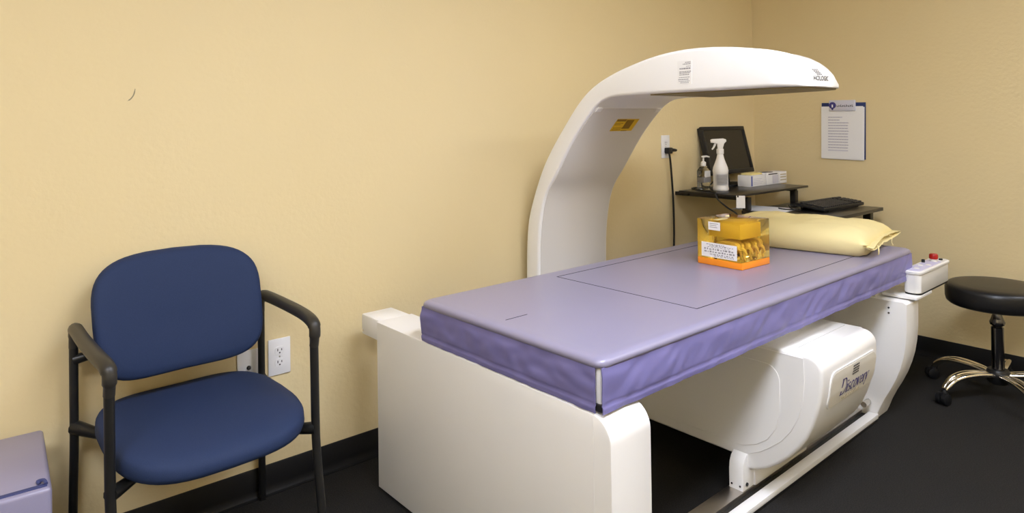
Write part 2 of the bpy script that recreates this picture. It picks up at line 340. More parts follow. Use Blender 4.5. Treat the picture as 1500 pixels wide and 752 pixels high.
# name plate follows the slightly leaning right face
def tank_x(z): return interp([0.268, 0.31, 0.36, 0.40, 0.45, 0.492], [0.522, 0.540, 0.556, 0.566, 0.573, 0.574], z)
def plate_pt(y, z, off): return Vector((tank_x(z)+off, y, z))
def leaning(name, inset, off, m):
    y0, y1, z0, z1, rr_ = -0.030+inset, 0.335-inset, 0.350+inset, 0.478-inset, 0.036-inset*0.8; N = 22; L, R_ = [], []
    for q in range(N+1):
        z = z0 + (z1-z0)*(0.5-0.5*math.cos(PI*q/N)); e = max(0, rr_-(z-z0), rr_-(z1-z)); d = rr_ - math.sqrt(max(0, rr_*rr_-e*e)); L.append((y0+d, z)); R_.append((y1-d, z))
    lp = L + R_[::-1]; b = bmesh.new(); A = [b.verts.new(plate_pt(y, z, off)) for y, z in lp]; B = [b.verts.new(plate_pt(y, z, -0.004)) for y, z in lp]; n = len(lp)
    for q in range(N): b.faces.new((A[q], A[q+1], A[n-2-q], A[n-1-q])); b.faces.new((B[q], B[q+1], B[n-2-q], B[n-1-q]))
    for q in range(n): b.faces.new((A[q], A[(q+1) % n], B[(q+1) % n], B[q]))
    return G().merge(b).build(name, m, tk, angle=30)
leaning('plate_rim', 0, 0.0035, 'white2'); leaning('name_plate', 0.006, 0.0042, 'plate')
# serif lettering drawn with ribbons: every letter a list of (points, width)
def bow(cx, cy, rx, ry, a0, a1, n=9): return [(cx+rx*math.cos(math.radians(a0+(a1-a0)*k/n)), cy+ry*math.sin(math.radians(a0+(a1-a0)*k/n))) for k in range(n+1)]
k_, t_ = 0.15, 0.06
GL = {
 'D': (0.78, [([(0.16, 0), (0.16, 1)], k_), ([(0.02, 0.02), (0.40, 0.02)], t_), ([(0.02, 0.98), (0.40, 0.98)], t_), (bow(0.38, 0.5, 0.32, 0.48, 90, -90), 0.09)]),
 'i': (0.26, [([(0.13, 0), (0.13, 0.52)], k_), ([(0.03, 0.02), (0.23, 0.02)], t_), ([(0.02, 0.5), (0.13, 0.5)], t_), ([(0.13, 0.66), (0.13, 0.76)], k_)]),
 's': (0.36, [(bow(0.18, 0.40, 0.12, 0.13, 40, 250) + bow(0.18, 0.15, 0.13, 0.14, 80, -150), 0.075)]),
 'c': (0.42, [(bow(0.23, 0.27, 0.17, 0.26, 45, 315), 0.085)]),
 'o': (0.48, [(bow(0.24, 0.27, 0.18, 0.26, 0, 360, 14), 0.085)]),
 'v': (0.44, [([(0.06, 0.52), (0.22, 0)], k_), ([(0.22, 0), (0.38, 0.52)], t_), ([(0.0, 0.52), (0.16, 0.52)], t_), ([(0.30, 0.52), (0.44, 0.52)], t_)]),
 'e': (0.42, [([(0.08, 0.29), (0.36, 0.29)], t_), (bow(0.22, 0.27, 0.16, 0.26, 5, 320), 0.08)]),
 'r': (0.36, [([(0.12, 0), (0.12, 0.52)], k_), ([(0.02, 0.02), (0.23, 0.02)], t_), (bow(0.24, 0.36, 0.12, 0.15, 180, 50), 0.07)]),
 'y': (0.46, [([(0.06, 0.52), (0.23, 0.02)], k_), ([(0.40, 0.52), (0.12, -0.26)], t_), ([(0.0, 0.52), (0.16, 0.52)], t_), ([(0.32, 0.52), (0.46, 0.52)], t_), ([(0.06, -0.25), (0.16, -0.22)], k_)]),
}
def ribbons(word, fn, g):
    x0 = 0
    for ch in word:
        wdt, strokes = GL[ch]
        for pts, wd in strokes:
            P = [Vector((p[0]+x0, p[1], 0)) for p in pts]; vs = []; fs = []
            for i, p in enumerate(P):
                t = (P[min(i+1, len(P)-1)]-P[max(i-1, 0)]).normalized(); n_ = Vector((-t.y, t.x, 0))*wd/2; vs += [p+n_, p-n_]
                if i: fs.append((2*i-2, 2*i-1, 2*i+1, 2*i))
            flat(g, vs, fs, fn)
        x0 += wdt
    return x0
tot = sum(GL[c][0] for c in 'Discovery')
g = G(); ribbons('Discovery', lambda x, y: plate_pt(0.048 + x/tot*0.225 + y*0.012, 0.3835 + y*0.054, 0.0052), g); g.build('name_lettering', 'inkblue', tk)
g = G()
for i, (y, L) in enumerate([(0.075 + i*0.013, 0.007) for i in range(11)]): g.box(0.0, 0.0008, y, y+L, 0.366, 0.373, mtx=Matrix.Translation((plate_pt(0, 0.3695, 0.0044).x, 0, 0)))
g.build('plate_small_print', 'inkpale', tk)
g = G()
for r in range(4):
    for c in range(4):
        a = 0.133 + c*0.0125 + r*0.0012; z = 0.434 + r*0.0085
        flat(g, [Vector(q) for q in ((0, 0, 0), (0.010, 0, 0), (0.012, 0.005, 0), (0.002, 0.005, 0))], [(0, 1, 2, 3)], lambda x, y, a=a, z=z: plate_pt(a+x, z+y, 0.0052))
g.build('plate_emblem', 'ink', tk)
# foot bracket on the rail
fp = [(-0.118, 0.031), (-0.118, 0.095), (-0.114, 0.118), (-0.105, 0.135), (-0.090, 0.148), (-0.06, 0.155), (-0.02, 0.15), (-0.02, 0.031)]
fb = G().ext([(y, z) for y, z in fp], -0.315, -0.262, 0.003, 2, mtx=Matrix(((0, -1, 0, 0), (1, 0, 0, 0), (0, 0, 1, 0), (0, 0, 0, 1)))).build('foot_bracket', 'white2', S)
for x in (0.273, 0.304): G().lathe([(0.0035, 0), (0.0035, 0.003)], n=10, mtx=Matrix.Translation((x, -0.1165, 0.046)) @ Matrix.Rotation(PI/2, 4, 'X')).build('screw', 'darkchrome', fb)
G().lathe([(0.006, 0), (0.006, 0.005)], n=12, mtx=Matrix.Translation((0.314, -0.095, 0.050)) @ Matrix.Rotation(PI/2, 4, 'Y')).build('screw', 'blackplastic', fb)
G().box(0.28, 0.322, -0.05, 0.33, 0.031, 0.125, 0.003).build('carriage_skid', 'white', S)
# floor rail
rl = G().box(0.256, 0.381, -0.845, 0.855, 0.002, 0.016).build('floor_rail', 'blackplastic', S)
G().box(0.257, 0.316, -0.844, 0.855, 0.014, 0.030, 0.001).build('steel_track', 'steel', rl)
G().box(0.344, 0.382, -0.844, 0.858, 0.012, 0.030, 0.001).build('rail_flange', 'white', rl)
G().box(-0.74, -0.60, -0.84, 0.855, 0.002, 0.05).build('floor_rail', 'steel', S)
G().lathe([(0.0, 0), (0.012, 0), (0.012, 0.05), (0.009, 0.055), (0, 0.055)], n=14, mtx=Matrix.Translation((0.345, 0.80, 0.075)) @ Matrix.Rotation(-PI/2, 4, 'X')).build('rail_stop', 'chrome', rl)
# far pedestal
pp = [(-0.55, 0.0), (0.366, 0.0), (0.374, 0.021), (0.390, 0.062), (0.410, 0.106), (0.432, 0.148), (0.453, 0.194), (0.470, 0.242), (0.483, 0.29), (0.492, 0.345), (0.497, 0.405), (0.499, 0.515), (0.485, 0.522), (-0.55, 0.522)]
pd = G().ext(pp[::-1], 0.86, 1.0, 0.004, 2).build('pedestal', 'white2', S, angle=40)
for z in (0.492, 0.470): G().lathe([(0.004, 0), (0.004, 0.002)], n=10, mtx=Matrix.Translation((0.43, 0.8595, z)) @ Matrix.Rotation(PI/2, 4, 'X')).build('screw', 'darkchrome', pd)
G().box(-0.25, 0.37, 0.88, 0.98, 0.522, 0.60).build('bed_mount', 'white', S)
# control shelf and operator box
G().box(0.385, 0.520, 0.915, 1.10, 0.527, 0.539, 0.002).build('control_shelf', 'white2', S)
cb = G().loft([[Vector((x, y, z)) for x, y in rrect(0.452+e, 0.520-e, 0.955+e, 1.335-e, 0.026, 6)] for z, e in ((0.546, 0.002), (0.549, 0), (0.628, -0.001))]).build('control_box', 'white2', S)
G().loft([[Vector((x, y, z)) for x, y in rrect(0.454, 0.518, 0.957, 1.333, 0.025, 6)] for z in (0.539, 0.546)]).build('gasket', 'blackplastic', cb)
G().loft([[Vector((x, y, z)) for x, y in rrect(0.446+e, 0.526-e, 0.949+e, 1.341-e, 0.03, 6)] for z, e in ((0.627, 0.001), (0.629, 0), (0.637, 0), (0.640, 0.003))]).build('lid', 'white2', cb)
G().loft([[Vector((x, y, z)) for x, y in rrect(0.457, 0.515, 0.965, 1.26, 0.02, 6)] for z in (0.6395, 0.6412)]).build('key_panel', 'lavpanel', cb, label='lavender key panel')
for x, y in ((0.486, 1.02), (0.475, 1.10), (0.497, 1.13)): G().lathe([(0.011, 0), (0.011, 0.002), (0.009, 0.003)], (x, y, 0.6408), 16).build('push_button', 'white', cb)
G().lathe([(0.007, 0), (0.007, 0.012), (0.005, 0.014)], (0.462, 1.18, 0.6408), 14).build('knob', 'blackplastic', cb)
G().lathe([(0.014, 0), (0.014, 0.012)], (0.487, 1.235, 0.6408), 18).build('button_collar', 'plate', cb)
G().lathe([(0.010, 0.010), (0.017, 0.012), (0.018, 0.016), (0.018, 0.030), (0.015, 0.034), (0.0, 0.036)], (0.487, 1.235, 0.6408), 22).build('stop_button', 'red', cb, label='red emergency stop button')
G().lathe([(0.008, 0), (0.008, 0.006)], (0.497, 1.295, 0.640), 14).build('knob', 'blackplastic', cb)

# ------------------------------------------------------------------ lavender bed pad
P = thing('bed_pad', 'lavender vinyl pad with side skirts covering the white scanner bed', 'pad', T(0, 0, 0), TA)
PX0, PX1, PY0, PY1, PZ = -0.302, 0.467, -0.996, 1.035, 0.7257
lay = [(0.7005, 0.004), (0.7025, 0.001), (0.709, -0.001), (0.716, 0.0005), (0.7205, 0.0045), (0.7240, 0.011), (0.7255, 0.020), (PZ, 0.04)]
cu = G().loft([[Vector((x, y, z)) for x, y in rrect(PX0+e, PX1-e, PY0+e, PY1-e, 0.028, 5)] for z, e in lay]).build('cushion', 'vinyl_sheen', P, angle=60)
def skirt(a, b, n_):
    a = Vector(a); b = Vector(b); n_ = Vector(n_); L = (b-a).length; h = 0.109
    def fn(u, v):
        p = a.lerp(b, u); z = 0.7035 - v*h; q = p*1.0
        e = min(u, 1-u)*L; damp = min(1, e/0.03)
        wv = noise.noise((q.x*9+3, q.y*9, v*1.4)) * 0.0048 + noise.noise((q.x*26, q.y*26+v*3, v*2.2+5)) * 0.0034 + 0.003*math.sin(v*PI)
        hem = 0.0022*math.exp(-((v-0.83)/0.03)**2)*-1 + (0.002 if v > 0.86 else 0)
        return p + n_*((wv*min(1, v*5)+hem)*1.0) + Vector((0, 0, z))
    return G().sheet(fn, max(30, int(L*90)), 22, 0.0025, n_)
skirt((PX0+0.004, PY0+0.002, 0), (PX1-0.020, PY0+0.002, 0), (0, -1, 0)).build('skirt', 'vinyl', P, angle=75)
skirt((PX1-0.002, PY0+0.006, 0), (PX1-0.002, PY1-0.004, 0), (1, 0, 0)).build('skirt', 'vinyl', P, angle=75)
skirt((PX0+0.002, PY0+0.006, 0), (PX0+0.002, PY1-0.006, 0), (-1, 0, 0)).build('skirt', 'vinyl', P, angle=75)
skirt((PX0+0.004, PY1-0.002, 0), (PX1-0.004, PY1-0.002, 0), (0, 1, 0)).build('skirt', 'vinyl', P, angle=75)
for a in ((-0.222, -0.219, -0.456, 0.95), (0.370, 0.373, -0.456, 0.95), (-0.222, 0.373, -0.4575, -0.4545), (0.062, 0.0645, -0.946, -0.862)):
    G().box(*a, PZ-0.0004, PZ+0.0006).build('marking_line', 'ink', P)

# ------------------------------------------------------------------ calibration phantom
ax = Vector((-0.199, 0.011, 0)).normalized(); 
PH = thing('calibration_phantom', 'amber resin calibration block with model vertebrae inside, standing on the lavender pad', 'phantom block', T(0.195, 0.105, PZ+0.0007), TA + math.radians(-3))
W_, D_, H_ = 0.198, 0.190, 0.178                                  # x from -W to 0, y 0 to D
G().box(-W_, 0, 0, D_, 0.0, 0.026, 0.002).build('base_slab', 'resinbase', PH)
G().box(-W_, 0, 0, D_, 0.0262, H_, 0.002).build('resin_block', 'resin', PH)
G().box(-W_*0.76, -0.012, 0.012, D_-0.05, 0.112, 0.168, 0.003).build('pale_insert', 'resinpale', PH)
vb = []
for k in range(4):
    y = 0.022 + k*0.040; g = G()
    g.loft([[Vector((-0.075+0.050*sx*math.cos(t), y+dy, 0.078+0.026*sx*math.sin(t)+0.003*math.cos(2*t))) for t in [j/18*2*PI for j in range(18)]] for dy, sx in ((0, .9), (.003, 1), (.012, .86), (.021, 1), (.024, .9))])
    g.tube([(-0.03, y+0.012, 0.074), (-0.012, y+0.014, 0.066), (-0.004, y+0.016, 0.050)], [0.009, 0.007, 0.005], 8)
    g.tube([(-0.02, y+0.012, 0.07), (-0.018, y+0.013, 0.04), (-0.014, y+0.015, 0.030)], [0.006, 0.006, 0.004], 8)
    g.build('vertebra', 'bone', PH)
lab = G().box(-0.178, -0.020, -0.0014, -0.0002, 0.032, 0.088, mtx=Matrix.Rotation(math.radians(0), 4, 'Y')).build('label_sheet', 'paper', PH)
g = G()
for z, a, b, h in ((.080, -.155, -.075, .003), (.075, -.14, -.03, .004), (.070, -.15, -.05, .002), (.060, -.165, -.035, .007), (.050, -.165, -.03, .007), (.042, -.14, -.03, .004), (.037, -.12, -.03, .003)):
    x = a
    while x < b:
        L = random.uniform(.004, .013); g.box(x, min(b, x+L), -.002, -.0013, z, z+h*random.uniform(.6, 1)); x += L + random.uniform(.003, .006)
g.build('label_print', 'ink2', lab)
lb2 = G().box(-0.145, -0.092, -0.0014, -0.0002, 0.138, 0.170).build('label_sheet', 'paper', PH)
g = G()
for z in (.162, .155, .148): g.box(-.138, -.138+random.uniform(.025, .04), -.002, -.0013, z, z+.002)
g.build('label_print', 'ink2', lb2)
G().box(-0.122, -0.102, -0.002, 0.06, H_, H_+0.0015).build('tape', 'yellowcloth', PH)

# ------------------------------------------------------------------ pillow
PL = thing('pillow', 'soft pillow in a pale yellow case with loose ties, lying at the bed head', 'pillow', T(0.062, 0.862, PZ+0.001), TA + math.radians(9))
def pil(u, v, top):
    hx, hy = 0.325, 0.262
    x = u*hx*(1-0.05*(1-abs(u))*0 - 0.045*(v*v)*(abs(u)**2)*-0.4); y = v*hy*(1+0.05*(u*u)*(abs(v)**2))
    y *= (1 - 0.06*(1-u*u)*0); x *= (1-0.05*(1-v*v)*0)
    e = max(0.0, 1-abs(u)**6.5)**0.52 * max(0.0, 1-abs(v)**4.2)**0.55
    wr = 0.010*noise.noise((u*3+1.7, v*3, 0.3)) + 0.004*noise.noise((u*8, v*8, 2.1))
    mid = 0.045 * (1 - 0.15*v)
    if top: return Vector((x, y, mid + 0.068*e + wr*e*1.2))
    return Vector((x, y, max(0.0, mid*(1-min(1, e*2.2))) + 0.0005))
n = 40; b = bmesh.new()
Av = [[b.verts.new(pil(-1+2*i/n, -1+2*j/n, True)) for j in range(n+1)] for i in range(n+1)]
Bv = [[Av[i][j] if i in (0, n) or j in (0, n) else b.verts.new(pil(-1+2*i/n, -1+2*j/n, False)) for j in range(n+1)] for i in range(n+1)]
for i in range(n):
    for j in range(n):
        b.faces.new((Av[i][j], Av[i+1][j], Av[i+1][j+1], Av[i][j+1])); b.faces.new((Bv[i][j], Bv[i][j+1], Bv[i+1][j+1], Bv[i+1][j]))
g = G(); g.merge(b); g.build('cushion', 'yellowcloth', PL, angle=80)
def hemfn(lip):
    def fn(u, v):
        y = (-1+2*u)*0.264; e = max(0, 1-abs(-1+2*u)**2.5)
        r = 0.0015*math.sin(u*40) + 0.004*noise.noise((u*9, v*2, lip))
        z = 0.045 + (0.010*e + 0.003)*lip*(0.4+0.6*v) - 0.004*v + r*0.5
        return Vector((0.314 + 0.034*v*(0.7+0.5*abs(-1+2*u)), y*(1+0.03*v), z))
    return fn
for lip in (1, -1): G().sheet(hemfn(lip), 40, 6, 0.0015, (0, 0, 1)).build('case_hem', 'yellowcloth', PL, angle=80)
for y, pts in ((-0.15, [(0.335, -0.16, 0.045), (0.348, -0.165, 0.038), (0.352, -0.17, 0.02), (0.350, -0.165, 0.004)]), (0.09, [(0.335, 0.09, 0.05), (0.35, 0.10, 0.04), (0.352, 0.085, 0.02), (0.355, 0.095, 0.005)])):
    G().tube(catmull(pts, 4), 0.004, 6, flat=0.35).build('tie', 'yellowcloth', PL)

# ------------------------------------------------------------------ computer desk in the corner
DK = thing('computer_desk', 'black laminate computer desk in the room corner carrying the keyboard', 'desk', (0.0, 0.0, 0), 0)
G().box(0.365, 0.837, -0.762, -0.11, 0.782, 0.80, 0.002).build('worktop', 'deskblack', DK)
MS = thing('monitor_shelf', 'black raised shelf above the desk carrying monitor, bottles and cartons', 'shelf', (0, 0, 0), 0)
G().box(0.06, 0.435, -0.905, -0.150, 0.888, 0.90, 0.002).build('upper_shelf', 'deskblack', MS)
G().box(0.10, 0.40, -0.86, -0.84, 0.868, 0.888).build('shelf_rail', 'deskblack', MS); G().box(0.10, 0.40, -0.235, -0.215, 0.868, 0.888).build('shelf_rail', 'deskblack', MS)
for y in (-0.740, -0.225): G().box(0.369, 0.401, y-0.02, y+0.02, 0.80, 0.872, 0.002).build('riser_leg', 'deskblack', MS)
G().box(0.002, 0.09, -0.86, -0.20, 0.868, 0.888).build('wall_cleat', 'deskblack', MS)
for x in (0.42, 0.78):
    for y in (-0.735, -0.17): G().box(x-0.02, x+0.02, y-0.02, y+0.02, 0.0, 0.782, 0.002).build('leg', 'blackmetal', DK)
tag(G().box(-0.022, 0.022, -0.001, 0.001, -0.065, 0, mtx=Matrix.Translation((0.442, -0.893, 0.897)) @ Matrix.Rotation(math.radians(38), 4, 'Z')).build('paper_tag', 'paper'), 'small white paper tag stuck on the near corner of the upper desk shelf', 'tag')

# monitor
MO = thing('computer_monitor', 'black flat computer monitor tilted back on the upper desk shelf', 'monitor', (0.085, -0.405, 0.9005), math.radians(0))
mm = Matrix.Translation((0.005, 0, 0.068)) @ Matrix.Rotation(math.radians(-14), 4, 'Y')
hs = G().box(-0.022, 0.0, -0.233, 0.233, 0.005, 0.292, 0.006, mtx=mm).build('housing', 'blackplastic', MO)
g = G()
for a in ((-0.233, 0.233, 0.0, 0.026), (-0.233, 0.233, 0.274, 0.296), (-0.233, -0.212, 0.026, 0.274), (0.212, 0.233, 0.026, 0.274)): g.box(-0.004, 0.012, *a, 0.003, mtx=mm)
g.build('bezel', 'blackplastic', MO)
G().box(-0.003, 0.0055, -0.213, 0.213, 0.025, 0.275, mtx=mm).build('screen', 'screen', MO)
G().tube([(-0.035, 0, 0.012), (-0.04, 0, 0.06), (-0.03, 0, 0.14)], [0.03, 0.026, 0.03], 12, flat=0.5).build('stand_neck', 'blackplastic', MO)
G().loft([[Vector((x, y, z)) for x, y in rrect(-0.06+e, 0.055-e, -0.10+e, 0.10-e, 0.03, 6)] for z, e in ((0, 0), (0.006, 0), (0.013, 0.012))]).build('stand_base', 'blackplastic', MO)
mc_ = thing('monitor_cable', 'black cable leaving the monitor and drooping below the upper desk shelf', 'cable', (0.085, -0.405, 0.9005))
g = G(); g.tube(catmull([(-0.05, -0.06, 0.08), (-0.02, -0.20, 0.012), (-0.010, -0.395, 0.0055), (0.115, -0.455, 0.0055), (0.205, -0.492, 0.0055), (0.219, -0.508, -0.006), (0.235, -0.508, -0.032), (0.285, -0.502, -0.070), (0.335, -0.495, -0.100), (0.365, -0.485, -0.155)], 6), 0.0045, 8); 
g.build('cord', 'cable', mc_)

# spray bottle
SB = thing('spray_bottle', 'white plastic trigger spray bottle standing on the upper desk shelf', 'spray bottle', (0.228, -0.745, 0.9005), math.radians(-20))
G().lathe([(0.0, 0), (0.040, 0), (0.043, 0.004), (0.043, 0.014), (0.041, 0.02), (0.041, 0.095), (0.043, 0.112), (0.040, 0.128), (0.030, 0.155), (0.021, 0.180), (0.017, 0.20), (0.016, 0.215), (0.0, 0.216)], n=28).build('body', 'bottle', SB)
lb = G(); 
def cyl(a, z, r): return Vector((r*math.cos(a), r*math.sin(a), z))
lb.sheet(lambda u, v: cyl(-1.3+u*1.9, 0.03+v*0.066, 0.0418), 14, 2, 0.0006, (0, 0, 0.1)).build('label_sheet', 'paper', SB)
g = G()
for z in (0.086, 0.078, 0.070, 0.062, 0.054, 0.046, 0.038): g.sheet(lambda u, v, z=z: cyl(-1.1+u*1.4, z+v*0.003, 0.0424), 8, 1, 0.0004, (0, 0, 0.1))
g.build('label_print', 'ink2', SB)
G().lathe([(0.018, 0.205), (0.020, 0.207), (0.020, 0.232), (0.014, 0.236)], n=20).build('collar', 'bottle', SB)
sp = [(-0.050, 0.268), (-0.052, 0.284), (-0.044, 0.289), (0.018, 0.292), (0.032, 0.286), (0.034, 0.276), (0.022, 0.264), (0.014, 0.236), (-0.014, 0.236), (-0.016, 0.262), (-0.03, 0.266)]
G().ext(sp, -0.012, 0.012, 0.004, 2, mtx=Matrix.Rotation(math.radians(58), 4, 'Z')).build('spray_head', 'bottle', SB)
G().tube([Matrix.Rotation(math.radians(58), 4, 'Z') @ Vector(p) for p in ((-0.024, 0, 0.266), (-0.030, 0, 0.252), (-0.036, 0, 0.240), (-0.044, 0, 0.230))], [0.006, 0.006, 0.005, 0.004], 8).build('trigger', 'bottle', SB)

# hand sanitizer
HS = thing('sanitizer_bottle', 'clear pump bottle of hand sanitizer beside the white spray bottle', 'pump bottle', (0.130, -0.765, 0.9005), math.radians(0))
rr = lambda z, e: [Vector((x, y, z)) for x, y in rrect(-0.026+e, 0.026-e, -0.040+e, 0.040-e, 0.02 if e < .01 else 0.012, 5)]
G().loft([rr(0, 0.004), rr(0.004, 0), rr(0.105, 0), rr(0.118, 0.004), rr(0.126, 0.013), rr(0.134, 0.0135)]).build('body', 'clear', HS)
G().box(0.0265, 0.0272, -0.028, 0.028, 0.072, 0.108).build('label_sheet', 'paper', HS); G().box(-0.02, 0.0268, -0.034, 0.034, 0.042, 0.070).build('label_back', 'ink2', HS)
g = G(); g.lathe([(0.013, 0.134), (0.015, 0.136), (0.015, 0.156), (0.008, 0.160), (0.005, 0.162), (0.005, 0.182), (0.011, 0.184), (0.011, 0.192), (0.0, 0.193)], n=18); g.tube([(0, 0, 0.188), (0.01, 0.018, 0.189), (0.018, 0.034, 0.185)], [0.006, 0.005, 0.004], 8)
g.build('pump', 'bottle', HS)

# boxes on the shelf
def carton(name, label, loc, rz, dx, dy, dz, kind):
    t = thing(name, label, 'box', loc, rz, 'small cartons on the desk shelf')
    G().box(0, dx, 0, dy, 0, dz, 0.001).build('carton', 'paper', t)
    if kind == 0:
        G().box(dx, dx+0.0008, 0.004, 0.020, 0.004, dz-0.004).build('printed_panel', 'blue', t)
        g = G()
        for z in (0.2, 0.35, 0.5, 0.65): g.box(dx, dx+0.0008, 0.03, dy*random.uniform(.6, .9), dz*z, dz*z+0.003)
        g.build('print', 'paperlav', t)
    if kind == 1:
        G().box(dx, dx+0.0008, dy*0.46, dy*0.92, 0.006, dz-0.016).build('printed_panel', 'paperlav', t)
        G().loft([[Vector((dx*0.5+0.030*math.cos(a/16*2*PI), dy*0.5+dy*0.38*math.sin(a/16*2*PI), z)) for a in range(16)] for z in (dz-0.0005, dz+0.0008)]).build('opening', 'slot', t)
        G().box(dx, dx+0.0009, dy*0.15, dy*0.85, dz-0.012, dz-0.006).build('opening_slot', 'slot', t)
    if kind == 2:
        g = G()
        for z in (0.25, 0.5, 0.72): g.box(dx, dx+0.0008, 0.008, dy-0.008, dz*z, dz*z+0.006)
        g.build('print', 'inkpale', t)
    return t
carton('glove_box', 'white carton with a yellow note pad lying on it, under the monitor', (0.165, -0.470, 0.9005), 0, 0.085, 0.172, 0.066, 0)
carton('glove_box', 'white carton with an open slot between two other cartons on the desk shelf', (0.165, -0.294, 0.9005), 0, 0.085, 0.150, 0.072, 1)
carton('glove_box', 'narrow pale carton at the corner end of the upper desk shelf', (0.165, -0.140, 0.9005), 0, 0.085, 0.085, 0.072, 2)
NP = tag(G().box(0.172, 0.240, -0.445, -0.325, 0.9675, 0.978, 0.001).build('note_pad', 'note'), 'yellow note pad lying on the white carton by the monitor', 'note pad')

# keyboard
KB = thing('keyboard', 'black computer keyboard on the lower desk surface beside the pillow', 'keyboard', (0.645, -0.335, 0.8005), math.radians(-3))
kt = Matrix.Translation((0, 0, 0.006)) @ Matrix.Rotation(math.radians(6), 4, 'Y')
G().box(-0.085, 0.085, -0.215, 0.215, 0.008, 0.026, 0.005, mtx=kt).build('case', 'blackplastic', KB)
g = G()
for r in range(6):
    for c in range(20):
        if c in (15,): continue
        x = 0.068 - r*0.0215 - (0.006 if r == 5 else 0); y = -0.203 + c*0.0207
        g.box(x-0.0085, x+0.0085, y-0.0088, y+0.0088, 0.025, 0.034, 0.002, 1, mtx=kt)
k = g.build('keys', 'key', KB); k['kind'] = 'stuff'
G().box(0.060, 0.08, -0.16, 0.16, 0.0, 0.010).build('foot', 'blackplastic', KB); G().box(-0.078, -0.062, -0.16, 0.16, 0.0, 0.016).build('foot', 'blackplastic', KB)
G().tube(catmull([(-0.08, -0.19, 0.018), (-0.10, -0.235, 0.028), (-0.07, -0.262, 0.012), (-0.03, -0.25, 0.006), (-0.05, -0.225, 0.006), (-0.10, -0.26, 0.005), (-0.16, -0.24, 0.005)], 6), 0.0032, 8).build('cable', 'cable', KB)
tag(G().box(-0.14, 0.14, -0.108, 0.108, 0, 0.002, mtx=Matrix.Translation((0.42, -0.62, 0.8005)) @ Matrix.Rotation(0.1, 4, 'Z')).build('paper_sheets', 'paper'), 'white paper sheets lying flat below the upper desk shelf', 'paper')

# ------------------------------------------------------------------ wall fittings
def duplex(name, label, y, z, hgt=0.128, wid=0.080):
    t = thing(name, label, 'outlet', (0.0, y, z), 0, 'white duplex outlets on the left wall')
    G().box(0.0005, 0.006, -wid/2, wid/2, -hgt/2, hgt/2, 0.0025).build('cover_plate', 'outlet', t)
    for dz in (-0.021, 0.021):
        f_ = G().loft([[Vector((x, yy, zz+dz)) for yy, zz in rrect(-0.0165, 0.0165, -0.0145, 0.0145, 0.010, 4)] for x in (0.004, 0.0078)]).build('receptacle', 'outlet', t)
        for a in ((-0.0085, -0.0055, -0.001, 0.008), (0.0055, 0.0085, 0.0, 0.007)): G().box(0.0076, 0.0082, a[0], a[1], dz+a[2], dz+a[3]).build('slot', 'slot', f_)
        G().lathe([(0.0028, 0), (0.0028, 0.0006)], n=10, mtx=Matrix.Translation((0.0076, 0, dz-0.007)) @ Matrix.Rotation(PI/2, 4, 'Y')).build('slot', 'slot', f_)
    G().lathe([(0.003, 0), (0.003, 0.001)], n=10, mtx=Matrix.Translation((0.0058, 0, 0)) @ Matrix.Rotation(PI/2, 4, 'Y')).build('screw', 'chrome', t)
duplex('wall_outlet', 'white duplex wall outlet beside the blue chair', -3.171, 0.472)
duplex('wall_outlet', 'white wall outlet with a black plug in it, between scanner arm and monitor', -0.945, 1.149, 0.13, 0.074)
cp = thing('cable_plate', 'white wall plate with a small centre jack, half hidden by the blue chair', 'wall plate', (0, -3.279, 0.458))
G().box(0.0005, 0.006, -0.038, 0.038, -0.060, 0.060, 0.0025).build('cover_plate', 'outlet', cp)
G().lathe([(0.0075, 0), (0.0075, 0.003), (0.0048, 0.003), (0.0048, 0.010), (0.002, 0.010)], n=14, mtx=Matrix.Translation((0.0055, 0, 0)) @ Matrix.Rotation(PI/2, 4, 'Y')).build('jack', 'darkchrome', cp)
pcord = thing('power_cord', 'black power cord plugged in the wall outlet and hanging down behind the bed', 'power cord', (0, -0.945, 1.128))
G().box(0.0083, 0.040, -0.017, 0.02, -0.018, 0.016, 0.004).build('plug', 'blackplastic', pcord)
G().tube([(0.025, 0.015, 0), (0.028, 0.035, 0.001), (0.03, 0.062, -0.001)], [0.014, 0.012, 0.009], 10, flat=0.8).build('adapter', 'blackplastic', pcord)
G().tube(catmull([(0.028, 0.0, -0.014), (0.030, 0.008, -0.06), (0.026, 0.024, -0.16), (0.022, 0.040, -0.30), (0.020, 0.045, -0.45), (0.018, 0.044, -0.60), (0.020, 0.05, -0.85), (0.03, 0.07, -1.05), (0.05, 0.12, -1.118), (0.07, 0.30, -1.122)], 6), 0.0058, 8).build('cord', 'cable', pcord)

CB = thing('clipboard', 'blue clipboard holding white printed pages on the back wall', 'clipboard', (0.580, 0, 1.222))
cbm = Matrix.Rotation(math.radians(1.0), 4, 'Y')
G().box(-0.128, 0.128, -0.006, -0.001, -0.165, 0.168, 0.002, mtx=cbm).build('board', 'navyboard', CB)
for k, (dx, dz, a) in enumerate(((0.003, -0.004, 0.4), (-0.002, -0.001, -0.5), (-0.004, 0.0, 0.0))):
    pg = G().box(-0.123+dx, 0.119+dx, -0.0085-k*0.0016, -0.0072-k*0.0016, -0.166+dz, 0.146+dz, mtx=cbm @ Matrix.Rotation(math.radians(a), 4, 'Y')).build('page', 'paper', CB)
g = G()
for r in range(13):
    z = 0.085 - r*0.0165; g.box(-0.085, 0.032 if r > 1 else random.uniform(-0.02, 0.0), -0.0127, -0.0122, z-0.007, z, mtx=cbm)
g.build('page_print', 'paperlav', pg)
g = G()
for r in range(12): 
    z = 0.081 - r*0.0165; x = -0.083
    while x < (0.03 if r > 1 else -0.02): L = random.uniform(.004, .014); g.box(x, x+L, -0.0131, -0.0126, z-0.001, z+0.0005, mtx=cbm); x += L+.004
g.build('page_print', 'ink2', pg)
